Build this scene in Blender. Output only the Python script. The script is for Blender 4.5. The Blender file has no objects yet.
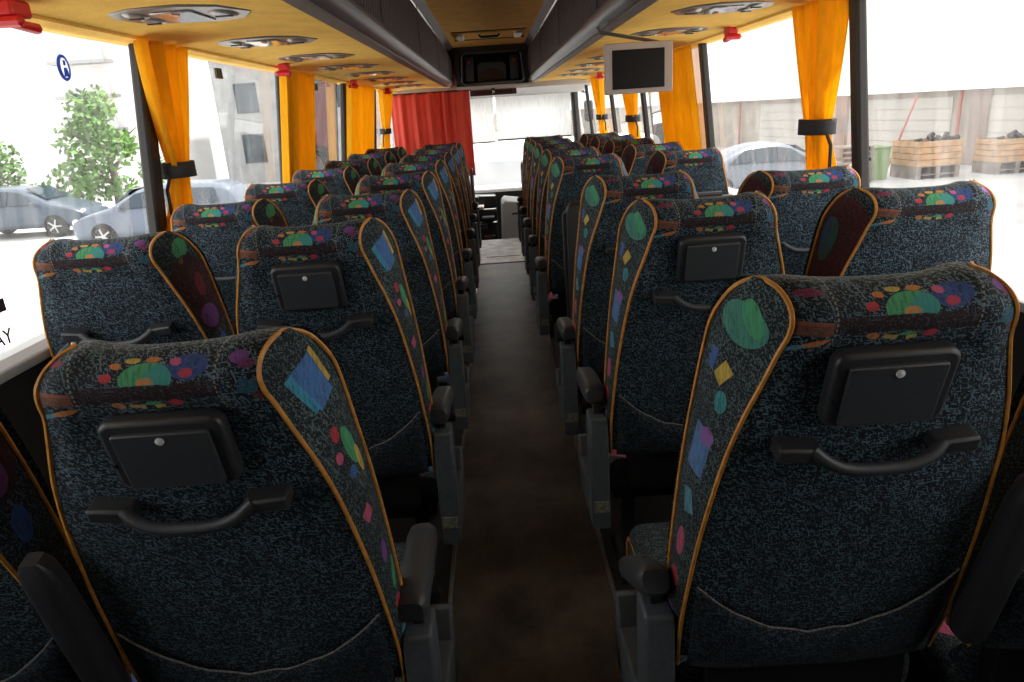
import bpy, math, random
from mathutils import Vector, Matrix
random.seed(7)
sc = bpy.context.scene
COL = sc.collection

# ------------------------------------------------------------------ camera, light, exposure
F = 700.0
v = Vector((491 - 512, 112 - 341, F)).normalized()          # where the bus's length axis vanishes
r = math.radians(3.8)
d = Vector((math.sin(r), math.cos(r), 0.0)); d.z = -(d.x * v.x + d.y * v.y) / v.z; d.normalize()
ax = d.cross(v)
rows = (ax, v, -d)                                          # world X, Y, Z seen from the camera (x right, y down, z ahead)
cam = bpy.data.cameras.new('camera'); cam_o = bpy.data.objects.new('camera', cam); COL.objects.link(cam_o)
cam.sensor_width = 36.0; cam.lens = F / 1024 * 36.0; cam.clip_start = 0.02; cam.clip_end = 500
R = Matrix(((rows[0][0], -rows[0][1], -rows[0][2]), (rows[1][0], -rows[1][1], -rows[1][2]), (rows[2][0], -rows[2][1], -rows[2][2])))
cam_o.matrix_world = Matrix.Translation((-0.02, 0, 1.40)) @ R.to_4x4()
sc.camera = cam_o

world = bpy.data.worlds.new('sky'); sc.world = world; world.use_nodes = True
bg = world.node_tree.nodes['Background']; bg.inputs[0].default_value = (1.0, 0.985, 0.965, 1); bg.inputs[1].default_value = 2.4
sun = bpy.data.lights.new('sun', 'SUN'); sun.energy = 10.0; sun.angle = 0.01; sun.color = (1, 0.96, 0.9)
sun_o = bpy.data.objects.new('sun', sun); COL.objects.link(sun_o)
sun_o.rotation_euler = Vector((0.25, 0.35, 0.9)).to_track_quat('Z', 'Y').to_euler()
vs = sc.view_settings; vs.view_transform = 'Standard'; vs.look = 'None'; vs.gamma = 1; vs.use_curve_mapping = False; vs.exposure = 0.13
sc.cycles.use_denoising = True

# ------------------------------------------------------------------ node helpers
def mat(name):
    m = bpy.data.materials.new(name); m.use_nodes = True
    return m, m.node_tree, m.node_tree.nodes['Principled BSDF']
def N(nt, t, **k):
    n = nt.nodes.new(t)
    for a, b in k.items(): setattr(n, a, b)
    return n
def mix(nt, f, a, b, mode='MIX'):
    n = N(nt, 'ShaderNodeMix', data_type='RGBA', blend_type=mode)
    for s, val in ((n.inputs[0], f), (n.inputs[6], a), (n.inputs[7], b)):
        if hasattr(val, 'links') or isinstance(val, bpy.types.NodeSocket): nt.links.new(val, s)
        elif isinstance(val, (int, float)): s.default_value = val
        else: s.default_value = (*val, 1) if len(val) == 3 else val
    return n.outputs[2]
def mth(nt, op, a, b=None):
    n = N(nt, 'ShaderNodeMath', operation=op)
    for s, val in ((n.inputs[0], a), (n.inputs[1], b)):
        if val is None: continue
        if isinstance(val, (int, float)): s.default_value = val
        else: nt.links.new(val, s)
    return n.outputs[0]
def noise(nt, vec, scale, detail=2, rough=.5):
    n = N(nt, 'ShaderNodeTexNoise'); n.inputs['Scale'].default_value = scale; n.inputs['Detail'].default_value = detail
    n.inputs['Roughness'].default_value = rough
    if vec is not None: nt.links.new(vec, n.inputs['Vector'])
    return n.outputs['Fac']
def mapping(nt, vec, loc=(0, 0, 0), rot=(0, 0, 0), scale=(1, 1, 1), vt='POINT'):
    n = N(nt, 'ShaderNodeMapping', vector_type=vt); nt.links.new(vec, n.inputs[0])
    n.inputs['Location'].default_value = loc; n.inputs['Rotation'].default_value = rot; n.inputs['Scale'].default_value = scale
    return n.outputs[0]
def ramp(nt, f, a, b):
    n = N(nt, 'ShaderNodeMapRange'); n.inputs[1].default_value = a; n.inputs[2].default_value = b; nt.links.new(f, n.inputs[0]); return n.outputs[0]
def ocoord(nt): return N(nt, 'ShaderNodeTexCoord').outputs['Object']
def simple(name, col, rough=.5, metal=0, nscale=0, amt=.2, bump=0, spec=.5):
    m, nt, b = mat(name); b.inputs['Roughness'].default_value = rough; b.inputs['Metallic'].default_value = metal
    b.inputs['Specular IOR Level'].default_value = spec
    if nscale:
        f = noise(nt, ocoord(nt), nscale, 4)
        c = mix(nt, ramp(nt, f, .3, .7), tuple(x * (1 - amt) for x in col), tuple(min(1, x * (1 + amt)) for x in col))
        nt.links.new(c, b.inputs['Base Color'])
        if bump:
            bn = N(nt, 'ShaderNodeBump'); bn.inputs['Strength'].default_value = bump; bn.inputs['Distance'].default_value = .002
            nt.links.new(f, bn.inputs['Height']); nt.links.new(bn.outputs[0], b.inputs['Normal'])
    else: b.inputs['Base Color'].default_value = (*col, 1)
    return m

def scribble(nt, vec, sc_=1.0):
    """short criss-cross strokes woven into the cloth"""
    out = None
    for i, (ang, off) in enumerate(((.35, 0), (1.35, 3.1), (2.3, 7.7), (2.9, 12.3))):
        m1 = mapping(nt, vec, (off, off * .7, off * .3), (ang * .9, ang, ang * .4), (1, 1, 1))
        m2 = mapping(nt, m1, (0, 0, 0), (0, 0, 0), (400 * sc_, 400 * sc_, 30 * sc_))
        f = noise(nt, m2, 1.0, 1, .4)
        s = ramp(nt, f, .625, .665)
        out = s if out is None else mth(nt, 'MAXIMUM', out, s)
    return out

def motifs(nt, vec, col, items, plane='xz'):
    """items: (kind, a, z, ra, rz, rot, colour); kind e ellipse, d half dome, r rectangle"""
    streak = noise(nt, mapping(nt, vec, scale=(260, 260, 40)), 1.0, 2)
    fade = mth(nt, 'ADD', mth(nt, 'MULTIPLY', ramp(nt, streak, .35, .6), .45), .5)
    for kind, a, z, ra, rz, rot, c in items:
        if plane == 'xz': m = mapping(nt, vec, (a, 0, z), (0, rot, 0), (ra, 1000, rz), 'TEXTURE')
        else: m = mapping(nt, vec, (0, a, z), (rot, 0, 0), (1000, ra, rz), 'TEXTURE')
        if kind == 'r':
            ab = N(nt, 'ShaderNodeVectorMath', operation='ABSOLUTE'); nt.links.new(m, ab.inputs[0])
            sp = N(nt, 'ShaderNodeSeparateXYZ'); nt.links.new(ab.outputs[0], sp.inputs[0])
            f = mth(nt, 'LESS_THAN', mth(nt, 'MAXIMUM', sp.outputs[0 if plane == 'xz' else 1], sp.outputs[2]), 1)
        else:
            ln = N(nt, 'ShaderNodeVectorMath', operation='LENGTH'); nt.links.new(m, ln.inputs[0])
            f = mth(nt, 'LESS_THAN', ln.outputs['Value'], 1)
            if kind == 'd':
                sp = N(nt, 'ShaderNodeSeparateXYZ'); nt.links.new(m, sp.inputs[0])
                f = mth(nt, 'MULTIPLY', f, mth(nt, 'GREATER_THAN', sp.outputs[2], -.35))
        col = mix(nt, mth(nt, 'MULTIPLY', f, fade), col, c)
    return col

GR=(.07,.36,.16); TE=(.04,.27,.30); OR=(.62,.22,.05); YE=(.60,.42,.07); RD=(.50,.04,.06); PK=(.55,.10,.22); BL=(.05,.13,.42); PU=(.20,.07,.30); BR=(.19,.07,.035); MA=(.024,.006,.008); CY=(.10,.32,.42)
def fabric(name, items, plane='xz', base=(.005,.0075,.014), stroke=(.125,.205,.265), stitches=False, sc_=1.0, lines=False):
    m, nt, b = mat(name); vec = ocoord(nt)
    if stitches:                                            # the back cloth is cut flat: u across, v up and over the head roll
        sv = N(nt, 'ShaderNodeSeparateXYZ'); nt.links.new(N(nt, 'ShaderNodeTexCoord').outputs['UV'], sv.inputs[0])
        cv = N(nt, 'ShaderNodeCombineXYZ'); nt.links.new(sv.outputs[0], cv.inputs[0]); nt.links.new(sv.outputs[1], cv.inputs[2]); vec = cv.outputs[0]
    s = scribble(nt, vec, sc_)
    big = ramp(nt, noise(nt, vec, 14, 3), .3, .7)
    st = mix(nt, big, tuple(x * .55 for x in stroke), stroke)
    col = mix(nt, s, base, st)
    col = motifs(nt, vec, col, items, plane)
    if stitches:
        sp = N(nt, 'ShaderNodeSeparateXYZ'); nt.links.new(vec, sp.inputs[0])
        axx = mth(nt, 'ABSOLUTE', sp.outputs[0])
        w = mth(nt, 'MULTIPLY', mth(nt, 'SINE', mth(nt, 'MULTIPLY', sp.outputs[2], 45.0)), .003)
        near = mth(nt, 'LESS_THAN', mth(nt, 'ABSOLUTE', mth(nt, 'SUBTRACT', mth(nt, 'ADD', axx, w), .086)), .0011)
        dash = mth(nt, 'GREATER_THAN', mth(nt, 'SINE', mth(nt, 'MULTIPLY', sp.outputs[2], 900.0)), -.2)
        up = mth(nt, 'GREATER_THAN', sp.outputs[2], 1.118)
        col = mix(nt, mth(nt, 'MULTIPLY', mth(nt, 'MULTIPLY', near, dash), up), col, (.22, .2, .17))
    nt.links.new(col, b.inputs['Base Color']); b.inputs['Roughness'].default_value = .75
    b.inputs['Specular IOR Level'].default_value = .3
    b.inputs['Sheen Weight'].default_value = .04; b.inputs['Sheen Roughness'].default_value = .4
    bn = N(nt, 'ShaderNodeBump'); bn.inputs['Strength'].default_value = .35; bn.inputs['Distance'].default_value = .0015
    nt.links.new(s, bn.inputs['Height']); nt.links.new(bn.outputs[0], b.inputs['Normal'])
    return m

back_items = [
 ('r', 0, 1.152, .085, .0115, 0, MA),
 ('e', .052, 1.186, .024, .018, 0, (.03,.07,.26)),
 ('d', .003, 1.172, .031, .023, 0, GR), ('d', .017, 1.171, .016, .020, .2, TE), ('d', .003, 1.167, .010, .007, 0, OR),
 ('e', -.043, 1.176, .0075, .0065, 0, RD), ('e', -.033, 1.192, .007, .0045, .3, OR), ('e', -.014, 1.199, .009, .0042, 0, YE),
 ('e', .010, 1.199, .009, .0042, 0, OR), ('e', .037, 1.194, .0075, .0055, .4, PK), ('e', .050, 1.177, .0085, .0065, 0, RD),
 ('e', -.037, 1.134, .008, .0055, .4, OR), ('r', -.016, 1.131, .009, .0035, .2, YE), ('e', .004, 1.135, .010, .0035, 0, GR), ('r', .010, 1.129, .006, .003, -.2, YE), ('e', .030, 1.134, .009, .0060, 0, RD),
 ('r', -.110, 1.150, .024, .0095, .1, BR), ('r', -.110, 1.157, .022, .0025, .1, (.28,.09,.05)), ('e', -.104, 1.128, .018, .0045, -.2, OR), ('e', -.126, 1.123, .012, .0035, -.2, CY),
 ('e', -.112, 1.196, .018, .006, 0, (.20,.02,.07)), ('e', .112, 1.190, .011, .009, 0, PU), ('e', .120, 1.180, .009, .006, 0, (.20,.03,.12)), ('r', .118, 1.150, .010, .010, .4, (.03,.12,.18)), ('e', .128, 1.135, .008, .007, 0, (.16,.03,.03)),
]
def fabf(it, s): return [(k, a, z, ra, rz, ro, tuple(x * s for x in c)) for k, a, z, ra, rz, ro, c in it]
M = {}
M['back'] = fabric('seat_back_cloth', back_items, stitches=True)
# side gusset cloth lies in the y-z plane; the back leans: y = -(z-.5)*.268
def gy(z, t): return -(z - .5) * .268 + t
g1 = [('e', gy(1.14,.055), 1.135, .036, .030, .3, (.06,.27,.20)), ('e', gy(1.14,.040), 1.145, .014, .026, -.2, GR),
      ('r', gy(1.06,.060), 1.060, .011, .016, .75, YE), ('r', gy(1.06,.085), 1.075, .007, .016, .3, BL), ('e', gy(1.02,.045), 1.02, .012, .016, 0, TE),
      ('r', gy(.935,.055), .935, .022, .038, .25, (.10,.22,.48)), ('e', gy(.955,.045), .962, .016, .014, 0, (.26,.10,.34)),
      ('r', gy(.84,.045), .845, .012, .020, -.2, CY), ('e', gy(.76,.04), .765, .012, .028, .2, PK), ('e', gy(.68,.035), .69, .012, .02, 0, RD), ('e', gy(.60,.03), .60, .012, .03, 0, PU)]
g2 = [('r', gy(1.12,.060), 1.115, .020, .040, .55, (.07,.20,.52)), ('r', gy(1.12,.040), 1.105, .006, .036, .55, (.05,.33,.50)), ('r', gy(1.14,.082), 1.135, .004, .034, .55, YE),
      ('e', gy(1.0,.07), 1.0, .014, .034, .3, GR), ('e', gy(1.03,.05), 1.03, .009, .012, 0, RD), ('e', gy(.99,.035), .995, .008, .009, 0, PK), ('e', gy(.96,.05), .962, .010, .010, 0, BL), ('e', gy(.97,.08), .97, .008, .024, .2, YE),
      ('r', gy(.88,.040), .885, .012, .012, .6, PK), ('e', gy(.80,.045), .80, .010, .02, 0, PU), ('e', gy(.74,.05), .745, .009, .028, -.2, GR), ('e', gy(.68,.035), .69, .011, .012, 0, RD), ('e', gy(.62,.03), .62, .010, .026, 0, CY)]
g3 = [('e', gy(1.08,.06), 1.05, .075, .13, .25, (.075,.008,.014)), ('e', gy(1.10,.085), 1.075, .022, .055, .25, (.03,.13,.12)), ('e', gy(1.10,.095), 1.085, .010, .045, .25, (.03,.08,.20)), ('e', gy(.94,.05), .93, .03, .05, 0, (.14,.02,.03)), ('e', gy(.84,.04), .84, .014, .02, 0, PU)]
g4 = [('e', gy(1.15,.06), 1.155, .020, .024, 0, GR), ('e', gy(1.12,.05), 1.125, .006, .008, 0, YE), ('e', gy(1.05,.06), 1.04, .06, .10, .25, (.05,.008,.014)), ('e', gy(1.06,.07), 1.06, .015, .03, 0, (.20,.02,.05)), ('e', gy(.98,.05), .98, .03, .03, 0, PU), ('e', gy(.90,.05), .90, .015, .03, 0, BL)]
M['gus'] = [fabric('seat_side_cloth_%s' % n, it, 'yz', stroke=(.10,.16,.17)) for n, it in (('green', g1), ('blue', g2), ('maroon', g3), ('dotted', g4))]
M['cushion'] = fabric('seat_cushion_cloth', [('e', -.10, .47, .06, .05, 0, PK)], stroke=(.07,.12,.14))
def cushion_mat():
    m, nt, b = mat('seat_cushion_top_cloth'); vec = ocoord(nt)
    col = mix(nt, scribble(nt, vec), (.004,.006,.012), (.08,.13,.15))
    streak = ramp(nt, noise(nt, mapping(nt, vec, scale=(200, 40, 200)), 1.0, 2), .35, .6)
    fade = mth(nt, 'ADD', mth(nt, 'MULTIPLY', streak, .4), .55)
    for a, y, ra, ry, rot, c in ((-.15,.12,.065,.075,.2,PK), (-.145,.11,.045,.05,.2,(.01,.01,.02)), (-.14,.10,.035,.035,.2,CY), (.17,.12,.05,.05,.3,BL), (.175,.13,.025,.018,.3,(.5,.5,.45)), (.17,.12,.010,.010,.3,(.02,.05,.2)), (.02,.2,.05,.05,0,GR), (-.05,.34,.05,.05,0,OR), (.12,.33,.05,.04,0,PU)):
        mp = mapping(nt, vec, (a, y, 0), (0, 0, rot), (ra, ry, 1000), 'TEXTURE')
        ln = N(nt, 'ShaderNodeVectorMath', operation='LENGTH'); nt.links.new(mp, ln.inputs[0])
        col = mix(nt, mth(nt, 'MULTIPLY', mth(nt, 'LESS_THAN', ln.outputs['Value'], 1), fade), col, c)
    nt.links.new(col, b.inputs['Base Color']); b.inputs['Roughness'].default_value = .8
    return m
M['cushion'] = cushion_mat()
M['pocket'] = fabric('seat_pocket_cloth', [], stroke=(.06,.10,.14))
M['piping'] = simple('orange_piping', (.62,.27,.045), .5, nscale=60, amt=.25, bump=.3)
M['plastic'] = simple('dark_grey_plastic', (.030,.032,.038), .42, nscale=300, amt=.15, bump=.15)
M['plastic2'] = simple('slate_grey_plastic', (.040,.045,.054), .45, nscale=200, amt=.12, bump=.12)
M['panel_grey'] = simple('seat_side_plastic', (.07,.085,.10), .5, nscale=80, amt=.15)
M['black'] = simple('black_plastic', (.008,.008,.009), .4)
M['lockgrey'] = simple('lock_glint_grey', (.75,.76,.78), .3)  # non-metal pale grey; the chrome's bright reflection is put into the colour
M['chrome'] = simple('chrome', (.8,.8,.8), .15, 1)
M['steel'] = simple('dark_steel', (.05,.052,.056), .4, .6)
M['label'] = simple('faded_label', (.16,.17,.14), .6, nscale=120, amt=.5)
M['white_plastic'] = simple('white_plastic', (.75,.75,.74), .4)
M['offwhite'] = simple('offwhite_plastic', (.52,.49,.46), .45)
M['stitch'] = simple('pale_elastic_stitch', (.20,.19,.18), .8, nscale=300, amt=.6)

def plush(name, col, s=40):
    m, nt, b = mat(name); vec = ocoord(nt)
    f = noise(nt, vec, 9, 6, .65); g = noise(nt, vec, 260, 2)
    c = mix(nt, ramp(nt, f, .3, .7), tuple(x * .72 for x in col), tuple(min(1, x * 1.15) for x in col))
    c = mix(nt, ramp(nt, g, .3, .8), c, tuple(min(1, x * 1.25) for x in col))
    nt.links.new(c, b.inputs['Base Color']); b.inputs['Roughness'].default_value = .9; b.inputs['Specular IOR Level'].default_value = .1
    return m
M['orange'] = plush('orange_plush_lining', (.98,.52,.125))
M['ceil'] = plush('ceiling_plush_lining', (.80,.45,.12))
def rack_mat():
    m, nt, b = mat('rack_front_cloth'); vec = ocoord(nt)
    w = N(nt, 'ShaderNodeTexWave', wave_type='BANDS', bands_direction='Y'); w.inputs['Scale'].default_value = 7; w.inputs['Distortion'].default_value = 8; w.inputs['Detail'].default_value = 3
    nt.links.new(mapping(nt, vec, scale=(1, 1, .8)), w.inputs['Vector'])
    c = mix(nt, ramp(nt, w.outputs['Fac'], .35, .75), (.004,.003,.004), (.10,.08,.085))
    for loc, ra, cc in (((0, 1.0, 1.86), (.09, .10), (.03,.10,.04)), ((0, 1.7, 1.84), (.12, .05), (.02,.06,.03)), ((0, 1.45, 1.9), (.10, .06), (.07,.025,.02)), ((0, 2.5, 1.9), (.16, .05), (.025,.03,.07)), ((0, 3.6, 1.84), (.14, .06), (.06,.03,.02))):
        mp = mapping(nt, vec, loc, (0, 0, 0), (1000, ra[0], ra[1]), 'TEXTURE')
        ln = N(nt, 'ShaderNodeVectorMath', operation='LENGTH'); nt.links.new(mp, ln.inputs[0])
        st = ramp(nt, noise(nt, mapping(nt, vec, scale=(40, 90, 20)), 1, 2), .45, .6)
        c = mix(nt, mth(nt, 'MULTIPLY', mth(nt, 'LESS_THAN', ln.outputs['Value'], 1), st), c, cc)
    nt.links.new(c, b.inputs['Base Color']); b.inputs['Roughness'].default_value = .8
    return m
M['rack'] = rack_mat()
M['rail'] = simple('rack_rail_metal', (.13,.125,.13), .38, .35, nscale=5, amt=.1)
M['rail2'] = simple('rack_lip_plastic', (.10,.085,.085), .5)
M['silver'] = simple('silver_trim', (.55,.55,.54), .25, .8)
M['floor'] = None
def floor_mat():
    m, nt, b = mat('worn_aisle_lino'); vec = ocoord(nt)
    f = noise(nt, vec, 5, 8, .7); g = noise(nt, vec, 900, 1)
    c = mix(nt, ramp(nt, f, .35, .7), (.015,.013,.012), (.13,.098,.068))
    c = mix(nt, ramp(nt, g, .55, .75), c, (.12,.11,.10))
    s = ramp(nt, noise(nt, mapping(nt, vec, scale=(3, .6, 3)), 3, 5, .7), .52, .75)
    c = mix(nt, mth(nt, 'MULTIPLY', s, .5), c, (.14,.115,.09))
    nt.links.new(c, b.inputs['Base Color']); b.inputs['Roughness'].default_value = .48
    return m
M['floor'] = floor_mat()
M['landing'] = simple('worn_landing_lit', (.32,.32,.31), .5, nscale=9, amt=.4)  # worn landing; light from the windscreen is put into its pale colour
M['lining'] = simple('dark_wall_lining', (.020,.018,.018), .85, nscale=60, amt=.2)
M['sill'] = simple('grey_sill_plastic', (.42,.43,.44), .4)
M['pillar'] = simple('brown_black_pillar', (.020,.017,.016), .55)
M['redplastic'] = simple('red_plastic', (.62,.012,.02), .35)

def curtain_mat(name, col, trans):
    m, nt, b = mat(name); nt.nodes.remove(b); out = nt.nodes['Material Output']
    vec = ocoord(nt); f = noise(nt, mapping(nt, vec, scale=(60, 60, 6)), 1, 3)
    c = mix(nt, ramp(nt, f, .3, .7), tuple(x * .85 for x in col), col)
    di = N(nt, 'ShaderNodeBsdfDiffuse'); tr = N(nt, 'ShaderNodeBsdfTranslucent'); mx = N(nt, 'ShaderNodeMixShader'); mx.inputs[0].default_value = trans
    nt.links.new(c, di.inputs[0]); nt.links.new(c, tr.inputs[0]); nt.links.new(di.outputs[0], mx.inputs[1]); nt.links.new(tr.outputs[0], mx.inputs[2])
    nt.links.new(mx.outputs[0], out.inputs[0]); return m
M['curtain'] = curtain_mat('yellow_curtain_cloth', (1.0,.60,.035), .6)
M['redcurtain'] = curtain_mat('red_curtain_cloth', (.82,.15,.11), .4)
M['blind'] = curtain_mat('white_blind_cloth', (.98,.98,.98), .92)

def glass_mat(name, dust, refl=1.0):
    m, nt, b = mat(name); nt.nodes.remove(b); out = nt.nodes['Material Output']
    t = N(nt, 'ShaderNodeBsdfTransparent'); t.inputs[0].default_value = (.97, .99, .98, 1)
    g = N(nt, 'ShaderNodeBsdfGlossy'); g.inputs['Roughness'].default_value = 0.0
    fr = N(nt, 'ShaderNodeFresnel'); fr.inputs[0].default_value = 1.5
    geo = N(nt, 'ShaderNodeNewGeometry'); nt.links.new(geo.outputs['Normal'], fr.inputs['Normal'])
    dd = N(nt, 'ShaderNodeBsdfTranslucent'); dd.inputs[0].default_value = (.9, .9, .9, 1)
    mp = mapping(nt, ocoord(nt), scale=(1, 6, 1)); f = ramp(nt, noise(nt, mp, 3, 6, .7), .3, .8)
    m1 = N(nt, 'ShaderNodeMixShader'); nt.links.new(mth(nt, 'MULTIPLY', f, dust), m1.inputs[0]); nt.links.new(t.outputs[0], m1.inputs[1]); nt.links.new(dd.outputs[0], m1.inputs[2])
    m2 = N(nt, 'ShaderNodeMixShader'); nt.links.new(mth(nt, 'MULTIPLY', fr.outputs[0], refl * .75), m2.inputs[0]); nt.links.new(m1.outputs[0], m2.inputs[1]); nt.links.new(g.outputs[0], m2.inputs[2])
    nt.links.new(m2.outputs[0], out.inputs[0]); return m
M['glass'] = glass_mat('dusty_window_glass', .16)

# ------------------------------------------------------------------ mesh helpers
class MB:
    def __init__(s): s.v = []; s.f = []; s.uv = None
    def add(s, vs, fs):
        n = len(s.v); s.v += [tuple(p) for p in vs]; s.f += [tuple(i + n for i in f) for f in fs]; return s
    def box(s, x0, x1, y0, y1, z0, z1, M4=None):
        vs = [Vector((x, y, z)) for x in (x0, x1) for y in (y0, y1) for z in (z0, z1)]
        if M4: vs = [M4 @ p for p in vs]
        return s.add(vs, [(0,1,3,2), (4,6,7,5), (0,4,5,1), (2,3,7,6), (0,2,6,4), (1,5,7,3)])
    def prism(s, pts, a0, a1, axis='x', M4=None):
        """pts: 2D polygon in the other two axes; extruded a0..a1"""
        def P(a, p):
            q = {'x': (a, p[0], p[1]), 'y': (p[0], a, p[1]), 'z': (p[0], p[1], a)}[axis]; q = Vector(q); return M4 @ q if M4 else q
        n = len(pts); vs = [P(a0, p) for p in pts] + [P(a1, p) for p in pts]
        return s.add(vs, [tuple(range(n))[::-1], tuple(range(n, 2 * n))] + [(i, (i + 1) % n, n + (i + 1) % n, n + i) for i in range(n)])
    def tube(s, pts, rad, n=8, closed=False, cap=True, flat=1.0):
        pts = [Vector(p) for p in pts]; m = len(pts); rings = []; prev = None
        for i, p in enumerate(pts):
            a = pts[i - 1] if (i or closed) else p; b = pts[(i + 1) % m] if (i < m - 1 or closed) else p
            t = (b - a).normalized()
            if prev is None: u = t.orthogonal().normalized()
            else: u = (prev - t * prev.dot(t)).normalized()
            prev = u; w = t.cross(u); rr = rad[i] if isinstance(rad, (list, tuple)) else rad
            rings.append([p + (u * math.cos(2 * math.pi * k / n) + w * math.sin(2 * math.pi * k / n) * flat) * rr for k in range(n)])
        fs = []
        for i in range(m if closed else m - 1):
            j = (i + 1) % m
            for k in range(n): fs.append((i * n + k, i * n + (k + 1) % n, j * n + (k + 1) % n, j * n + k))
        if cap and not closed: fs += [tuple(range(n))[::-1], tuple(range((m - 1) * n, m * n))]
        return s.add([q for r_ in rings for q in r_], fs)
    def grid(s, P, close=False):
        """P: list of rows of points"""
        n = len(P[0]); fs = []
        for i in range(len(P) - (0 if close else 1)):
            j = (i + 1) % len(P)
            for k in range(n - 1): fs.append((i * n + k, i * n + k + 1, j * n + k + 1, j * n + k))
        return s.add([q for r_ in P for q in r_], fs)
    def lathe(s, prof, n=24, M4=None, sx=1, sy=1):
        vs = []; fs = []
        for r_, z in prof:
            for k in range(n):
                p = Vector((r_ * sx * math.cos(2 * math.pi * k / n), r_ * sy * math.sin(2 * math.pi * k / n), z)); vs.append(M4 @ p if M4 else p)
        for i in range(len(prof) - 1):
            for k in range(n): fs.append((i * n + k, i * n + (k + 1) % n, (i + 1) * n + (k + 1) % n, (i + 1) * n + k))
        fs += [tuple(range(n))[::-1], tuple(range((len(prof) - 1) * n, len(prof) * n))]
        return s.add(vs, fs)
    def build(s, name, m, parent=None, bevel=0, seg=2, smooth=True, solid=0, subd=0, **props):
        me = bpy.data.meshes.new(name); me.from_pydata(s.v, [], s.f)
        if s.uv:
            ul = me.uv_layers.new(name='cloth')
            for lp in me.loops: ul.data[lp.index].uv = s.uv[lp.vertex_index]
        me.validate(); me.update()
        import bmesh
        bm = bmesh.new(); bm.from_mesh(me); bmesh.ops.recalc_face_normals(bm, faces=bm.faces); bm.to_mesh(me); bm.free()
        if smooth:
            me.polygons.foreach_set('use_smooth', [True] * len(me.polygons))
        o = bpy.data.objects.new(name, me); COL.objects.link(o); me.materials.append(m)
        if parent: o.parent = parent
        if solid:
            md = o.modifiers.new('solid', 'SOLIDIFY'); md.thickness = solid; md.offset = 0
        if bevel:
            md = o.modifiers.new('bevel', 'BEVEL'); md.width = bevel; md.segments = seg; md.limit_method = 'ANGLE'; md.angle_limit = math.radians(35); md.harden_normals = False
        if subd:
            md = o.modifiers.new('subd', 'SUBSURF'); md.levels = md.render_levels = subd
        if smooth:
            try: me.set_sharp_from_angle(angle=math.radians(40))
            except Exception: pass
        for k, val in props.items(): o[k] = val
        return o
def tag(o, label, cat, group=None, kind=None):
    o['label'] = label; o['category'] = cat
    if group: o['group'] = group
    if kind: o['kind'] = kind
    return o
def empty(name, loc, label, cat, group=None, rz=0):
    o = bpy.data.objects.new(name, None); COL.objects.link(o); o.location = loc; o.rotation_euler.z = rz; o.empty_display_size = .1
    return tag(o, label, cat, group)
def struct(o): o['kind'] = 'structure'; return o
def copy_tree(o, parent=None):
    c = o.copy(); COL.objects.link(c)
    if parent: c.parent = parent
    for ch in list(o.children): copy_tree(ch, c)
    return c
def rrect(x0, x1, z0, z1, r_, n=5):
    pts = []
    for cx, cz, a0 in ((x1 - r_, z1 - r_, 0), (x0 + r_, z1 - r_, 90), (x0 + r_, z0 + r_, 180), (x1 - r_, z0 + r_, 270)):
        for k in range(n + 1):
            a = math.radians(a0 + 90 * k / n); pts.append((cx + r_ * math.cos(a), cz + r_ * math.sin(a)))
    return pts

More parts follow.
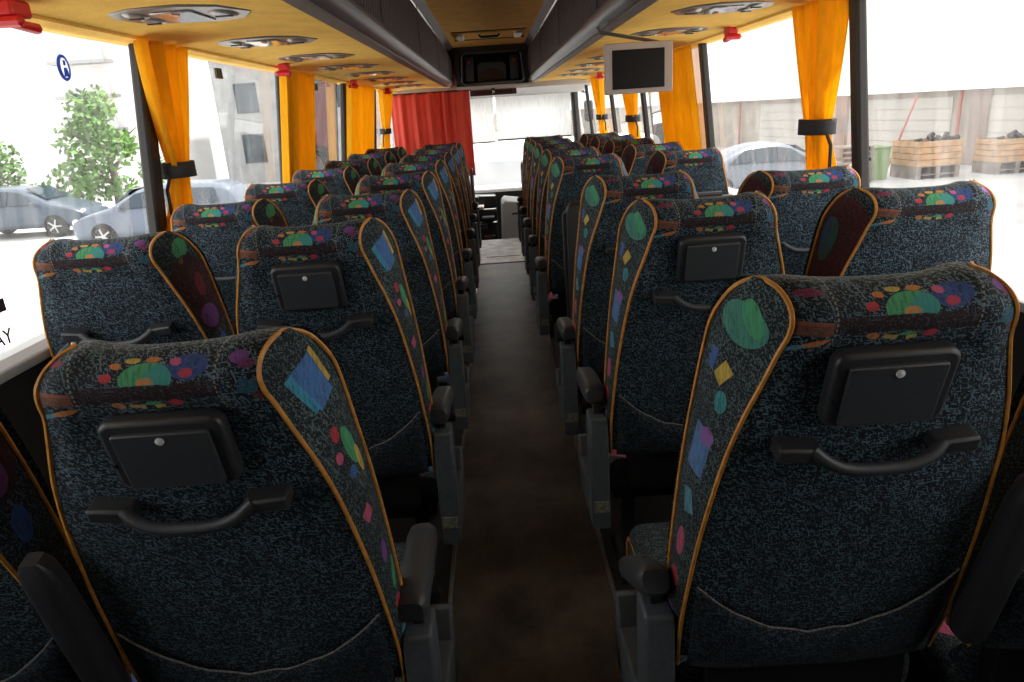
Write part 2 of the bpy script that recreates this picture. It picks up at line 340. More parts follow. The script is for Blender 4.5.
# ------------------------------------------------------------------ bus shell
YR, YF = -0.75, 9.9
def shell():
    struct(MB().box(-.245, .25, YR, 6.72, -.06, 0).build('floor', M['floor'], smooth=False))
    struct(MB().box(-1.2, -.245, YR, 8.05, -.07, -.004).box(.25, 1.2, YR, 8.05, -.07, -.004).build('floor', simple('seat_floor_lino', (.022,.021,.021), .55, nscale=80, amt=.3), smooth=False))
    struct(MB().box(-.245, .25, 6.73, 8.05, -.06, .002).build('floor', M['landing'], smooth=False))
    struct(MB().box(-.252, -.238, YR, 8.05, -.01, .006).build('trim_1', M['silver'], smooth=False))
    struct(MB().box(.243, .257, YR, 8.05, -.01, .006).build('trim_2', M['silver'], smooth=False))
    struct(MB().box(-.238, .243, 6.70, 6.73, -.01, .007).box(-.17, .18, 7.02, 7.03, 0, .006).build('trim_3', M['steel'], smooth=False))
    struct(MB().box(-1.2, 1.2, 8.05, 8.08, -.4, -.004).box(-1.2, 1.2, 8.05, YF, -.46, -.4).build('floor', M['floor'], smooth=False))
    for s, nm in ((-1, 'left'), (1, 'right')):
        pts = [(1.17, -.004), (1.17, .90), (1.22, .90), (1.25, -.46), (1.2, -.46)]
        struct(MB().prism([(s * a, b) for a, b in pts], YR, YF, 'y').build('wall_' + nm, M['lining'], smooth=False))
        # window ledge
        pts = [(1.142, .895), (1.142, .918), (1.168, .935), (1.235, .935), (1.235, .895)]
        struct(MB().prism([(s * a, b) for a, b in pts], YR, YF, 'y').build('trim_ledge_' + nm, M['sill'], bevel=.006, smooth=False))
        # unseen outer roof shell above the lined panels, added to block light
        pts = [(1.15, 1.70), (1.18, 1.70), (1.10, 2.12), (.75, 2.30), (0, 2.34), (0, 2.30), (.74, 2.26), (1.07, 2.10)]
        struct(MB().prism([(s * a, b) for a, b in pts], YR, YF, 'y').build('ceiling_shell_' + nm, M['lining'], smooth=False))
        # orange lined panel under the rack
        P = []
        for i in range(13):
            t = i / 12; x = .455 + t * (1.13 - .455); z = 1.692 + .012 * math.sin(math.pi * t) - .02 * max(0, t - .8) * 5
            P.append([(s * x, YR, z), (s * x, 8.42, z)])
        struct(MB().grid(P).build('ceiling_panel_' + nm, M['orange'], solid=.012))
        struct(MB().prism([(s * a, b) for a, b in ((1.06, 1.672), (1.06, 1.70), (1.15, 1.70), (1.15, 1.668))], YR, 8.9, 'y').build('trim_window_top_' + nm, M['orange'], smooth=False))
        # windows
        for k, (a, b) in enumerate(((-.05, .76), (.76, 2.30), (2.30, 3.86), (3.86, 5.48), (5.48, 6.92), (6.92, 8.62), (8.62, 9.85))):
            g = MB().grid([[(s * 1.205, a + .04, .92), (s * 1.205, b - .04, .92)], [(s * 1.115, a + .04, 1.72), (s * 1.115, b - .04, 1.72)]]).build('window_%d' % (k + 1 + (0 if s < 0 else 7)), M['glass'], smooth=False)
            struct(g)
        struct(MB().prism([(s * a, b) for a, b in ((1.15, .91), (1.21, .91), (1.12, 1.70), (1.06, 1.70))], YR, -.05, 'y').build('wall_' + nm, M['lining'], smooth=False))  # unseen blank wall behind the camera, added to dim the seat backs
        for y in (.76, 2.30, 3.86, 5.48, 6.92, 8.62):
            hw = .038 if s < 0 else .028; y += .10 if s < 0 else (.07 if y > 3 else .0)
            Q = [(1.17, .91), (1.21, .91), (1.12, 1.70), (1.085, 1.70)]
            struct(MB().prism([(s * a, b) for a, b in Q], y - hw, y + hw, 'y').build('trim_pillar_' + nm, M['pillar'], bevel=.01))
    struct(MB().box(-.42, .42, YR, 8.0, 2.06, 2.08).build('ceiling', M['ceil'], smooth=False))
    struct(MB().box(-1.2, 1.2, YR - .03, YR, -.1, 2.3).build('wall_rear', M['lining'], smooth=False))
    # front end: header over windscreen, cowl below, corner posts
    hd = MB().prism([(8.40, 1.64), (8.40, 2.3), (9.6, 2.3), (9.85, 1.62), (9.7, 1.58)], -1.17, 1.17, 'x')
    struct(hd.build('trim_header', M['offwhite'], smooth=False))
    struct(MB().prism([(9.75, -.46), (9.9, -.46), (9.95, .38), (9.72, .36)], -1.2, 1.2, 'x').build('wall_front', M['lining'], smooth=False))
    struct(MB().grid([[(-1.15, 9.86, .36), (1.15, 9.86, .36)], [(-1.1, 9.74, 1.62), (1.1, 9.74, 1.62)]]).build('window_15', M['glass'], smooth=False))
    for s in (-1, 1):
        struct(MB().tube([(s * 1.15, 9.88, .3), (s * 1.12, 9.80, 1.0), (s * 1.08, 9.74, 1.68)], .05, 8).build('trim_corner_post', M['pillar']))
shell()

# luggage racks
def rack(s, nm):
    root = empty('luggage_rack', (s * .45, 0, 1.70), 'long dark overhead luggage rack with scribble cloth front along the %s side' % nm, 'luggage rack', 'overhead luggage racks')
    def off(pts): return [(s * (a - .45), b - 1.70) for a, b in pts]
    a = MB().prism(off([(.412, 1.735), (.400, 1.80), (.402, 1.95), (.425, 2.02), (.45, 2.02), (.43, 1.95), (.43, 1.735)]), YR, 7.98, 'y').build('front_panel', M['rack'], root)
    a.location = (0, 0, 0)
    MB().prism(off([(.458, 1.690), (.425, 1.700), (.405, 1.722), (.404, 1.737), (.415, 1.748), (.44, 1.745), (.47, 1.705)]), YR, 8.0, 'y').build('rail', M['rail'], root, bevel=.004)
    MB().prism(off([(.50, 1.684), (.455, 1.684), (.452, 1.698), (.50, 1.70)]), YR, 8.0, 'y').build('lip', M['rail2'], root)
    MB().prism(off([(.424, 2.010), (.414, 2.016), (.414, 2.026), (.426, 2.032)]), YR, 8.0, 'y').build('bright_strip', M['silver'], root)
    MB().prism(off([(.43, 2.02), (.418, 2.028), (.365, 2.065), (.39, 2.075), (.45, 2.07)]), YR, 8.0, 'y').build('cove', M['rail2'], root, bevel=.003)
    # seams between flap doors as thin raised joints
    for y in (1.35, 2.85, 4.35, 5.85, 7.35):
        MB().box(s * (.398 - .45) - .002, s * (.398 - .45) + .003, y - .004, y + .004, .04, .30).build('joint', M['rail2'], root)
    return root
rack(-1, 'left'); rack(1, 'right')

# ------------------------------------------------------------------ seats
PROF = [ # z, back half width, front half width, thickness
 (.500, .212, .220, .045), (.560, .215, .222, .058), (.620, .215, .223, .066), (.700, .211, .222, .074), (.780, .206, .218, .084),
 (.860, .197, .213, .094), (.940, .186, .206, .104), (1.010, .171, .198, .112), (1.070, .151, .193, .116), (1.115, .138, .190, .114)]
ARCH = [(1.135, .133, .188, .112, 0), (1.155, .1315, .185, .101, .004), (1.172, .133, .180, .085, .012), (1.184, .137, .174, .066, .023), (1.192, .143, .166, .044, .036), (1.195, .149, .158, .020, .049)]
FRZ = {1.135: 1.130, 1.155: 1.147, 1.172: 1.163, 1.184: 1.177, 1.192: 1.187, 1.195: 1.193}
OUTER = {1.115: (.136, .172), 1.135: (.131, .166), 1.155: (.127, .157), 1.172: (.121, .146), 1.184: (.113, .134), 1.192: (.104, .121), 1.195: (.097, .110)}   # rounder shoulder away from the aisle
def back_y(z): return -(z - .5) * .268
def loop_pairs():
    out = []
    for z, hb, hf, t in PROF:
        bul = 0
        if z > 1.1: bul = 0
        out.append(((back_y(z) - bul, z, hb), (back_y(z) + t, z + t * .12 * max(0, min(1, (1.115 - z) / .12)), hf)))
    for z, hb, hf, t, o in ARCH:
        rb = .010 * math.sin(math.pi * min(1, (z - 1.12) / .07)) if z < 1.19 else 0
        out.append(((back_y(z) + o - rb, z, hb), (back_y(z) + o + t, FRZ[z], hf)))
    return out
PAIRS = loop_pairs()
def loop():
    bk = [p[0] for p in PAIRS]; fr = [p[1] for p in PAIRS][::-1]
    return bk + fr
def dense(pts, n=1):
    out = []
    for i in range(len(pts) - 1):
        out.append(pts[i])
    out.append(pts[-1]); return out
def outer(z, i):
    return OUTER[z][i] if z in OUTER else None
def make_back(root, gl, gr, side=1):
    L = loop(); P = []; NX = 16; nb = len(PAIRS)
    for i, (y, z, w) in enumerate(L):
        row = []
        back = i < nb
        for k in range(NX + 1):
            u = -1 + 2 * k / NX; x = u * w
            if u * side < 0:
                zk = PAIRS[i][0][1] if back else PAIRS[len(L) - 1 - i][0][1]
                if zk in OUTER: x = u * OUTER[zk][0 if back else 1]
            crown = (1 - u ** 4)
            yy, zz = y, z
            if back:
                yy -= .012 * crown * (1 if z < 1.1 else .8)
                if 1.10 < z < 1.20: yy -= .006 * math.exp(-((abs(u) - .80) / .12) ** 2)
                if abs(z - 1.115) < .003: yy += .007 * (abs(u) < .72)
            else:
                yy += (.006 - .03 * math.cos(u * math.pi / 2) ** 2 * (0 if z < .55 else 1) * .5 + .015 * abs(u) ** 3)
            if z > 1.15: zz += (.004 * math.exp(-((abs(u) - .78) / .16) ** 2) - .003 * math.cos(u * math.pi / 2)) * min(1, (z - 1.15) / .03)
            row.append((x, yy, zz))
        P.append(row)
    b = MB().grid(P); b.uv = []; acc = 1.07; k0 = next(i for i, q in enumerate(L) if q[1] >= 1.07)
    for i, row in enumerate(P):
        if i <= k0: vv = L[i][1]
        else: acc += math.hypot(L[i][0] - L[i - 1][0], L[i][1] - L[i - 1][1]); vv = acc
        b.uv += [(q[0], vv) for q in row]
    n = NX + 1; m = len(P)
    b.f += [tuple(range(n))[::-1] + tuple((m - 1) * n + k for k in range(n))] if False else [(k, (m - 1) * n + k, (m - 1) * n + k + 1, k + 1) for k in range(NX)]
    o = b.build('backrest', M['back'], root, subd=1)
    for s, gm in ((-1, gl), (1, gr)):
        G = []
        for (by, bz, bw), (fy, fz, fw) in PAIRS:
            row = []
            if s * side < 0 and bz in OUTER: bw, fw = OUTER[bz]
            for k in range(7):
                t = k / 6; bulge = .007 * math.sin(math.pi * t)
                row.append((s * (bw + (fw - bw) * t + bulge), by + (fy - by) * t, bz + (fz - bz) * t + .006 * math.sin(math.pi * t) * max(0, (bz - 1.18) / .02)))
            G.append(row)
        MB().grid(G).build('side_panel', M['gus'][gm], root, subd=1)
        O = s * side < 0
        wf = lambda pr, i: (OUTER[pr[0][1]][i] if O and pr[0][1] in OUTER else pr[i][2]) + .001
        pts = [(s * wf(p, 0), p[0][0], p[0][1]) for p in PAIRS] + [(s * (.104 if O else .151), back_y(1.195) + .059, 1.196)] + [(s * wf(p, 1), p[1][0], p[1][1]) for p in PAIRS[::-1]]
        # smooth the path
        for _ in range(2):
            q = [pts[0]]
            for i in range(1, len(pts)):
                a, c = Vector(pts[i - 1]), Vector(pts[i]); q += [tuple(a.lerp(c, .25)), tuple(a.lerp(c, .75))]
            q.append(pts[-1]); pts = q
        MB().tube(pts, .0032, 6).build('piping', M['piping'], root)
    return o
def bpoint(x, z, out=0.0):
    """a point on the leaning back face, pushed out towards the row behind"""
    return Vector((x, back_y(z) - .012 - out, z))
LEAN = math.atan(.268)
def add_tray(root, side):
    # local frame on the back: origin at (0, z 1.057)
    o = bpoint(side * .009, 1.064, 0); M4 = Matrix.Translation(o) @ Matrix.Rotation(LEAN, 4, 'X')
    # box tapering: wide rim then lid
    f = MB(); f.prism(rrect(-.074, .074, -.053, .056, .016), -.020, .004, 'y', M4)
    tr = f.build('fold_tray', M['plastic'], root, bevel=.006, seg=3)
    l = MB().prism(rrect(-.058, .058, -.046, .041, .004), -.026, -.016, 'y', M4).build('tray_lid', M['plastic2'], tr, bevel=.002)
    l2 = MB().lathe([(.0001, -.0015), (.0052, -.001), (.0052, .001), (.0035, .0015), (.0001, .0025)], 16, M4 @ Matrix.Translation((0, -.027, .031)) @ Matrix.Rotation(math.pi / 2, 4, 'X')).build('lock', M['lockgrey'], tr, label='chrome lock')
    MB().lathe([(.0001, 0), (.003, 0), (.003, .002), (.0001, .002)], 10, M4 @ Matrix.Translation((-.069, -.020, -.01)) @ Matrix.Rotation(math.pi / 2, 4, 'X')).build('hinge_pin', M['black'], tr)
    return tr
def add_handle(root, side):
    pts = []
    for k in range(17):
        t = -1 + k / 8; x = t * .083
        sag = .028 * (1 - abs(t) ** 3.2)
        p = bpoint(x + side * .004, .974 - sag, .020 + .016 * (1 - t ** 4)); pts.append(p)
    h = MB().tube(pts, .0085, 10).build('grab_handle', M['plastic2'], root)
    for s in (-1, 1):
        o = bpoint(s * .100 + side * .004, .974, .0); M4 = Matrix.Translation(o) @ Matrix.Rotation(LEAN, 4, 'X') @ Matrix.Rotation(-s * .10, 4, 'Y')
        MB().prism(rrect(-.028, .028, -.011, .011, .004), -.026, .006, 'y', M4).build('handle_mount', M['plastic'], h, bevel=.004)
def add_pocket(root):
    P = []; hem = []
    NX = 20
    for k in range(NX + 1):
        u = -1 + 2 * k / NX; x = u * .200
        zt = .595 + .105 * abs(u) ** 2.1 + .004 * math.sin(k * 1.9) * (1 - abs(u))
        zb = .505; col = []
        for j in range(7):
            t = j / 6; z = zb + (zt - zb) * t
            out = (.004 + .020 * math.sin(math.pi * (.15 + .75 * t))) * (1 - abs(u) ** 3) + .002 * math.sin(9 * t + 5 * u) * (1 - abs(u))
            p = bpoint(x, z, out - .006 * (abs(u) ** 6)); col.append(p)
        P.append(col); hem.append(P[-1][-1] + Vector((0, -.001, 0)))
    pk = MB().grid(P).build('pocket', M['pocket'], root, solid=.004)
    MB().tube(hem, .0016, 5).build('pocket_hem', M['stitch'], pk, label='pale stitched elastic hem')
def add_cushion(root):
    P = []
    # rounded cushion, y from .03 to .47
    N1 = 20
    for y, inset, zt in ((.03, .012, .445), (.045, 0, .462), (.15, 0, .468), (.30, 0, .478), (.42, 0, .485), (.465, .006, .47), (.475, .02, .44)):
        row = []
        for x, z in rrect(-.215 + inset, .215 - inset, .36 + inset, zt, .035, 4): row.append((x, y, z))
        row.append(row[0]); P.append(row)
    b = MB().grid(P); n = len(P[0]); b.f += [tuple(range(n - 1)), tuple((len(P) - 1) * n + k for k in range(n - 1))[::-1]]
    c = b.build('seat_cushion', M['cushion'], root)
    for s in (-1, 1):
        MB().tube([(s * .212, y, z) for y, z in ((.10, .438), (.2, .443), (.3, .450), (.40, .455), (.45, .445), (.468, .42), (.470, .37))], .0032, 6).build('cushion_piping', M['piping'], c)
def add_base(root, side):
    """pedestal and frame; side = +1 when the aisle lies at +x of the seat"""
    b = MB().box(-.20, .20, .06, .44, .325, .36).box(-.17, -.13, .10, .40, 0, .33).box(.13, .17, .10, .40, 0, .33).box(-.17, .17, .22, .28, .02, .10)
    b.build('seat_base', M['steel'], root, bevel=.004)
    MB().box(-.17, .17, -.012, .03, .40, .52).build('back_hinge', M['black'], root, bevel=.005)
def pad(length, w=.050, h=.052):
    """rounded armrest pad running +y from 0"""
    P = []
    for t, k, hh in ((0, .70, .70), (.03, .92, .92), (.10, 1, 1), (.5, 1.02, .95), (.85, 1, .82), (.95, .85, .7), (1.0, .45, .5)):
        row = [(x, t * length, z) for x, z in rrect(-w / 2 * k, w / 2 * k, -h / 2 * hh, h / 2 * hh, .4 * w * k * min(1, hh), 4)]; row.append(row[0]); P.append(row)
    b = MB().grid(P); n = len(P[0]); b.f += [tuple(range(n - 1)), tuple((len(P) - 1) * n + k for k in range(n - 1))[::-1]]
    return b
def add_aisle_side(root, side, tilt=0.0):
    x = side * .247
    M4 = Matrix.Translation((x, 0, 0))
    pl = [(-.035, .30), (.27, .27), (.33, .50), (.305, .515), (.285, .50), (.245, .36), (.06, .40), (.045, .60), (-.02, .60), (-.035, .52)]
    # split in convex pieces
    b = MB()
    b.prism([(-.035, .29), (.045, .29), (.05, .62), (-.025, .62)], -.026, .024, 'x', M4)
    b.prism([(.045, .29), (.26, .26), (.25, .37), (.045, .40)], -.026, .024, 'x', M4)
    b.prism([(.20, .27), (.26, .26), (.30, .42), (.27, .435)], -.026, .024, 'x', M4)
    p = b.build('side_cover', M['panel_grey'], root, bevel=.006)
    MB().box(x - .0275, x + .0255, -.002, .036, .33, .352).build('sticker', M['label'], p, label='pale printed sticker')
    MB().box(x - .021, x + .021, -.038, -.034, .345, .378).build('sticker', M['label'], p, label='pale printed sticker')
    MB().prism([(.0, .60), (.035, .60), (.06, .66), (.02, .66)], -.010, .010, 'x', M4).prism([(.10, .38), (.13, .38), (.10, .65), (.075, .65)], -.007, .007, 'x', M4).build('arm_strut', M['steel'], root, bevel=.003)
    a = pad(.24, .058, .052).build('armrest', M['plastic2'], root)
    a.location = (x - side * .006, -.02, .665); a.rotation_euler.x = tilt
    k = MB().lathe([(.001, -.03), (.012, -.03), (.014, 0), (.012, .03), (.001, .03)], 14, Matrix.Translation((x, .09, .615)) @ Matrix.Rotation(math.pi / 2, 4, 'Y')).build('recline_button', M['black'], root)
def add_middle_arm(root, side):
    """folded-up armrest between the pair, on the side away from the aisle"""
    x = -side * .225
    a = pad(.33, .050, .050).build('armrest', M['plastic'], root, label='armrest folded up beside the backrest')
    a.rotation_euler.x = math.radians(90) + LEAN - .02
    a.location = (x, -.064, .58)
    return a
def make_seat(side, kind):
    """side +1: aisle at +x (seats left of the aisle). kind: tray / aisle / window"""
    root = empty('coach_seat', (0, 0, 0), 'seat', 'seat')
    if kind == 'window': g = (2, 3) if side > 0 else (2, 2)
    else: g = (0, 1) if side > 0 else (0, 1)
    make_back(root, *g, side)
    add_cushion(root); add_base(root, side); add_pocket(root); add_handle(root, side)
    if kind == 'tray': add_tray(root, side)
    if kind in ('tray', 'aisle'): add_aisle_side(root, side); add_middle_arm(root, side)
    else:
        pass
    return root
ORD = ['first', 'second', 'third', 'fourth', 'fifth', 'sixth', 'seventh', 'eighth', 'ninth']
protos = {}
for side in (1, -1):
    for kind in ('tray', 'aisle', 'window'): protos[(side, kind)] = None
LROW = [.945 + .73 * k for k in range(8)]
RROW = [.945, 1.70, 2.29, 3.48, 4.18, 4.90, 5.56, 6.22]
def put_seat(side, kind, x, y, label, group, tilt=None, zs=1.0):
    key = (side, kind)
    if protos[key] is None: protos[key] = s = make_seat(side, kind)
    else: s = copy_tree(protos[key])
    s.location = (x, y, 0); s.scale.z = zs; tag(s, label, 'seat', group)
    if tilt is not None:
        for c in s.children:
            if c.name.startswith('armrest') and abs(c.location.x + .004 * side - side * .247) < .02: c.rotation_euler.x = tilt; (side, kind, tilt < -.4) == (-1, 'tray', True) and (setattr(c.location, 'x', c.location.x - .014), setattr(c.location, 'z', c.location.z + .02))
    return s
def desc(row, where, sidew, kind):
    lid = ' with lidded grey tray box' if kind == 'tray' else ''
    w = 'beside the aisle' if where == 'aisle' else 'against the windows'
    return '%scoach seat%s, %s, %s side, %s row from camera' % ('' if lid else 'dark cloth ', lid, w, sidew, ORD[row])
for side, sidew, ROW in ((1, 'left', LROW), (-1, 'right', RROW)):
    for i, y in enumerate(ROW):
        kind = 'tray' if i < 2 else 'aisle'
        tilt = {(1, 0): math.radians(0), (-1, 0): math.radians(-30)}.get((side, i), math.radians(-6))
        put_seat(side, kind, -side * (.445 if (side, i) == (1, 0) else ((.443, .455 if side < 0 else .451)[i] if i < 2 else .455 if side > 0 else .437 if i == 2 else .428)), y + (.01 if (side, i) == (1, 0) else 0), desc(i, 'aisle', sidew, kind), 'aisle seats on the %s' % sidew, tilt, {(1, 0): .972, (-1, 0): .995, (-1, 1): .998}[(side, i)] if (side, i) in ((1, 0), (-1, 0), (-1, 1)) else (1.0 if i < 2 or (side, i) == (-1, 2) else .988))
    for i, y in enumerate(ROW):
        put_seat(side, 'window', -side * ((.934 if side > 0 else .938) if i < 3 else (.925 if side > 0 else .90)), y + {(1, 1): .075, (1, 2): .05}.get((side, i), 0), desc(i, 'window', sidew, 'window'), 'window seats on the %s' % sidew, None, .985 if i != 1 else .992)
def put_panel():
    # partition in front of the third right row, beside the side-door stairwell
    root = empty('stairwell_partition', (.64, 3.02, 0), 'grey partition panel behind the side door stairwell on the right', 'partition')
    p = MB().prism(rrect(-.37, .37, .02, 1.0, .03), -.02, .02, 'y').build('panel', M['plastic2'], root, bevel=.006)
    MB().tube([(-.36, 0, .0), (-.375, 0, .96), (-.35, 0, 1.005), (.3, 0, 1.005)], .014, 8).build('handrail', M['steel'], root)
put_panel()

# ------------------------------------------------------------------ service units on the orange panels
def service_unit():
    root = empty('service_unit', (0, 0, 0), 'unit', 'overhead service unit')
    out = [(-.17, 0), (-.12, .055), (-.04, .072), (.08, .066), (.15, .045), (.175, 0), (.15, -.045), (.08, -.066), (-.04, -.072), (-.12, -.055)]
    MB().prism(out, -.006, .004, 'z').build('frame', M['unitf'], root, bevel=.003)
    for (x, y, rr) in ((-.10, 0, .030), (.10, .022, .024), (.10, -.028, .024)):
        nz = MB().lathe([(.001, -.013), (.6 * rr, -.013), (rr, -.009), (rr * 1.15, -.005)], 18, Matrix.Translation((x, y, 0))).build('air_nozzle', M['unitn'], root)
        MB().box(x - rr * .7, x + rr * .7, y - .003, y + .003, -.016, -.012).build('nozzle_vane', M['unitd'], nz)
    MB().prism([(-.05, -.045), (.055, -.04), (.055, .04), (-.05, .045)], -.011, -.005, 'z').build('lamp_cover', M['unitl'], root, bevel=.003)
    MB().lathe([(.001, -.014), (.010, -.014), (.011, -.010)], 12, Matrix.Translation((.0, .03, 0))).build('call_button', M['unitr'], root, label='small orange call button')
    return root
M['unitf'] = simple('unit_grey', (.16,.14,.125), .35, .1); M['unitn'] = simple('unit_nozzle', (.24,.22,.21), .3, .2); M['unitd'] = simple('unit_dark', (.04,.035,.03), .4)
M['unitl'] = simple('unit_lens', (.40,.38,.36), .12, .3); M['unitr'] = simple('unit_button', (.5,.14,.04), .4)
first = None
for s, nm in ((-1, 'left'), (1, 'right')):
    ys = [1.30 + .745 * k for k in range(9)] if s < 0 else [1.93, 2.68, 3.43, 4.18, 4.93, 5.68, 6.43, 7.18]
    for k, y in enumerate(ys):
        if first is None: first = u = service_unit()
        else: u = copy_tree(first)
        u.scale = (1.05, 2.0, 1); u.location = (s * .81, y, 1.698); u.rotation_euler.z = 0 if s > 0 else math.pi
        tag(u, 'grey reading light and air vent unit on %s orange panel, %s from the camera' % (nm, ORD[k]), 'service unit', 'overhead service units on the ' + nm)

# ------------------------------------------------------------------ curtains
def curtain(s, y0, y1, zt, zb, tie, label, m='curtain', x=1.06, folds=6, seed=0, group='yellow window curtains'):
    root = empty('curtain', (s * x, (y0 + y1) / 2, zt), label, 'curtain', group)
    rnd = random.Random(seed); nu, nz = 72, 30; P = []
    ph = [rnd.uniform(0, 6) for _ in range(4)]
    tz = 1.28 - zt
    for j in range(nz + 1):
        z = (zb - zt) * j / nz; row = []
        w = (y1 - y0) / 2; cy = 0
        if tie:
            kk = (1 - (z - tz) / (0 - tz)) ** 1.25 if z > tz else math.exp(-((z - tz) / .30) ** 2)
            w = w * (1 - (1 - tie) * kk); cy = (y1 - y0) / 2 * (1 - tie) * kk * .6
        amp = .026 + .014 * (1 - w / ((y1 - y0) / 2))
        if tie: amp *= 1 - .5 * kk
        for k in range(nu + 1):
            u = -1 + 2 * k / nu
            ff = math.sin(u * math.pi * folds / 1.0 * .5 + ph[0] + .4 * math.sin(3 * u + ph[1])) + .45 * math.sin(u * math.pi * folds * 1.13 + ph[2])
            lean = .10 * (z / -.76)
            row.append((s * (amp * ff + lean), cy + u * w, z))
        P.append(row)
    MB().grid(P).build('cloth', M[m], root, solid=.003)
    if tie:
        w = (y1 - y0) / 2 * tie; cy = (y1 - y0) / 2 * (1 - tie) * .6; ring = []
        for k in range(28):
            a = 2 * math.pi * k / 28; ring.append((s * (.055 + .055 * math.cos(a)), cy + (w + .012) * math.sin(a), tz))
        T = [[(p[0], p[1], p[2] + dz) for k_, p in enumerate(ring + ring[:1])] for dz in (-.026, -.009, .009, .026)]
        tb = MB().grid(T).build('tieback', M['tieb'], root, solid=.004)
        MB().tube([(s * .05, cy - w, tz), (s * .065, cy - w - .025, tz - .06), (s * .07, cy - w - .02, tz - .17)], .006, 6).build('tieback_strap', M['tieb'], tb)
    return root
M['tieb'] = simple('black_tieback_cloth', (.03,.028,.032), .8)
curtain(-1, 2.27, 2.62, 1.675, .98, .34, 'yellow curtain with black tieback by the nearest pillar, left windows', seed=1)
curtain(-1, 3.86, 4.42, 1.67, .98, 0, 'loose yellow curtain, second from the camera on the left', seed=2, folds=8)
curtain(-1, 5.50, 6.60, 1.67, .98, 0, 'loose yellow curtain, third from the camera on the left', seed=3, folds=10)
curtain(-1, 7.12, 7.75, 1.67, .98, .4, 'farthest yellow curtain on the left, tied in, beside the red one', seed=4)
curtain(1, 2.31, 2.64, 1.675, .98, .42, 'yellow curtain with black tieback by the nearest pillar, right windows', seed=5)
curtain(1, 3.97, 4.75, 1.67, .98, 0, 'wide loose yellow curtain right of the hanging monitor', seed=6, folds=9)
curtain(1, 5.52, 6.05, 1.67, .98, .4, 'tied yellow curtain below the hanging monitor', seed=7)
curtain(1, 7.10, 7.75, 1.67, .98, .45, 'farthest yellow curtain on the right, near the windscreen', seed=8)
def red_curtain():
    root = empty('curtain', (-.66, 8.02, 1.64), 'red curtain hanging across behind the driver on the left', 'curtain', None)
    P = []
    for j in range(21):
        z = -.9 * j / 20; row = []
        for k in range(121):
            u = k / 120; x = -.44 + .86 * u - .05 * (j / 20) * 0
            den = 1.0 if u < .6 else 1.8
            y = .016 * math.sin(u * 34 * den + .3 * math.sin(j * .3)) + .010 * math.sin(u * 71 + 1)
            if .68 < u < .80: y += .03 * math.sin((u - .68) / .12 * math.pi)
            row.append((x, y, z))
        P.append(row)
    MB().grid(P).build('cloth', M['redcurtain'], root, solid=.003)
    MB().tube([(-.46, 0, .0), (.44, 0, 0)], .008, 8).build('rail', M['steel'], root)
red_curtain()

# ------------------------------------------------------------------ hanging monitor
def tv():
    root = empty('monitor', (.583, 3.0, 1.69), 'small flat monitor in an off-white bezel hanging from the right panel', 'monitor')
    c = -.157
    MB().prism(rrect(-.136, .136, c - .098, c + .093, .008), -.012, .022, 'y').build('casing', M['bez'], root, bevel=.003)
    MB().prism(rrect(-.107, .103, c - .080, c + .068, .002), -.0135, -.010, 'y').build('screen', M['screen'], root)
    MB().tube([(.09, .012, c + .088), (.04, .012, c + .100), (-.15, .012, -.018), (-.16, .012, .004)], .007, 8).build('bracket', M['rail'], root)
M['bez'] = simple('monitor_bezel', (.50,.44,.41), .45); M['screen'] = simple('dark_screen', (.006,.005,.006), .3, spec=.2)
tv()

# ------------------------------------------------------------------ front overhead: hatch, monitor housing, display, blinds
def hatch():
    root = empty('roof_hatch', (.01, 6.75, 2.06), 'square ceiling hatch with white hinges above the front aisle', 'roof hatch')
    MB().prism(rrect(-.31, .31, -.27, .27, .03), -.014, .004, 'z').build('panel', M['ceil'], root, bevel=.004)
    MB().box(-.32, .32, -.29, -.272, -.006, .004).box(-.32, .32, .272, .29, -.02, .004).build('edge_gap', M['black'], root)
    for s in (-1, 1): MB().prism(rrect(s * .255 - .03, s * .255 + .03, -.24, .12, .01), -.034, -.010, 'z').build('hinge_cover', M['white_plastic'], root, bevel=.004)
    MB().tube([(-.09, -.12, -.014), (-.07, -.12, -.034), (.07, -.12, -.034), (.09, -.12, -.014)], .011, 8).build('handle', M['black'], root)
hatch()
def housing():
    root = empty('front_monitor_housing', (.02, 7.9, 1.66), 'dark recessed monitor housing between the racks at the front', 'monitor housing')
    # shell with an open face
    x = .388
    b = MB().box(-x, -.335, 0, .45, .0, .38).box(.335, x, 0, .45, 0, .38).box(-x, x, 0, .45, .33, .40).box(-x, x, 0, .45, .0, .05).box(-x, x, .40, .46, 0, .40)
    b.build('shell', M['plastic'], root, bevel=.008)
    MB().tube([(-.30, -.006, .03), (-.325, -.006, .06), (-.315, -.006, .30), (-.28, -.006, .335), (.28, -.006, .335), (.315, -.006, .30), (.335, -.006, .06), (.31, -.006, .03)], .011, 8, closed=True).build('rim', M['rail'], root)
    mon = MB().prism([(-.15, .05), (-.165, .20), (-.12, .25), (.12, .25), (.165, .20), (.15, .05)], .10, .38, 'y').build('tube_monitor', M['plastic'], root, bevel=.01)
    MB().prism([(-.12, .06), (-.13, .12), (-.08, .165), (0, .18), (.08, .165), (.13, .12), (.12, .06)], .085, .10, 'y').build('screen', M['brownscreen'], mon, bevel=.004)
    for s in (-1, 1):
        sp = MB().prism(rrect(s * .24 - .045, s * .24 + .045, .06, .30, .01), .06, .12, 'y').build('side_speaker', M['plastic'], root, bevel=.004)
        MB().lathe([(.001, 0), (.014, 0), (.014, .004), (.001, .005)], 12, Matrix.Translation((s * .24, .058, .25)) @ Matrix.Rotation(math.pi / 2, 4, 'X')).build('indicator', M['redplastic'], sp, label='small red indicator')
    MB().box(-.386, .386, -.02, .10, -.018, .012).build('lower_lip', M['offwhite'], root, bevel=.005)
M['brownscreen'] = simple('brown_tinted_screen', (.05,.022,.012), .2)
housing()
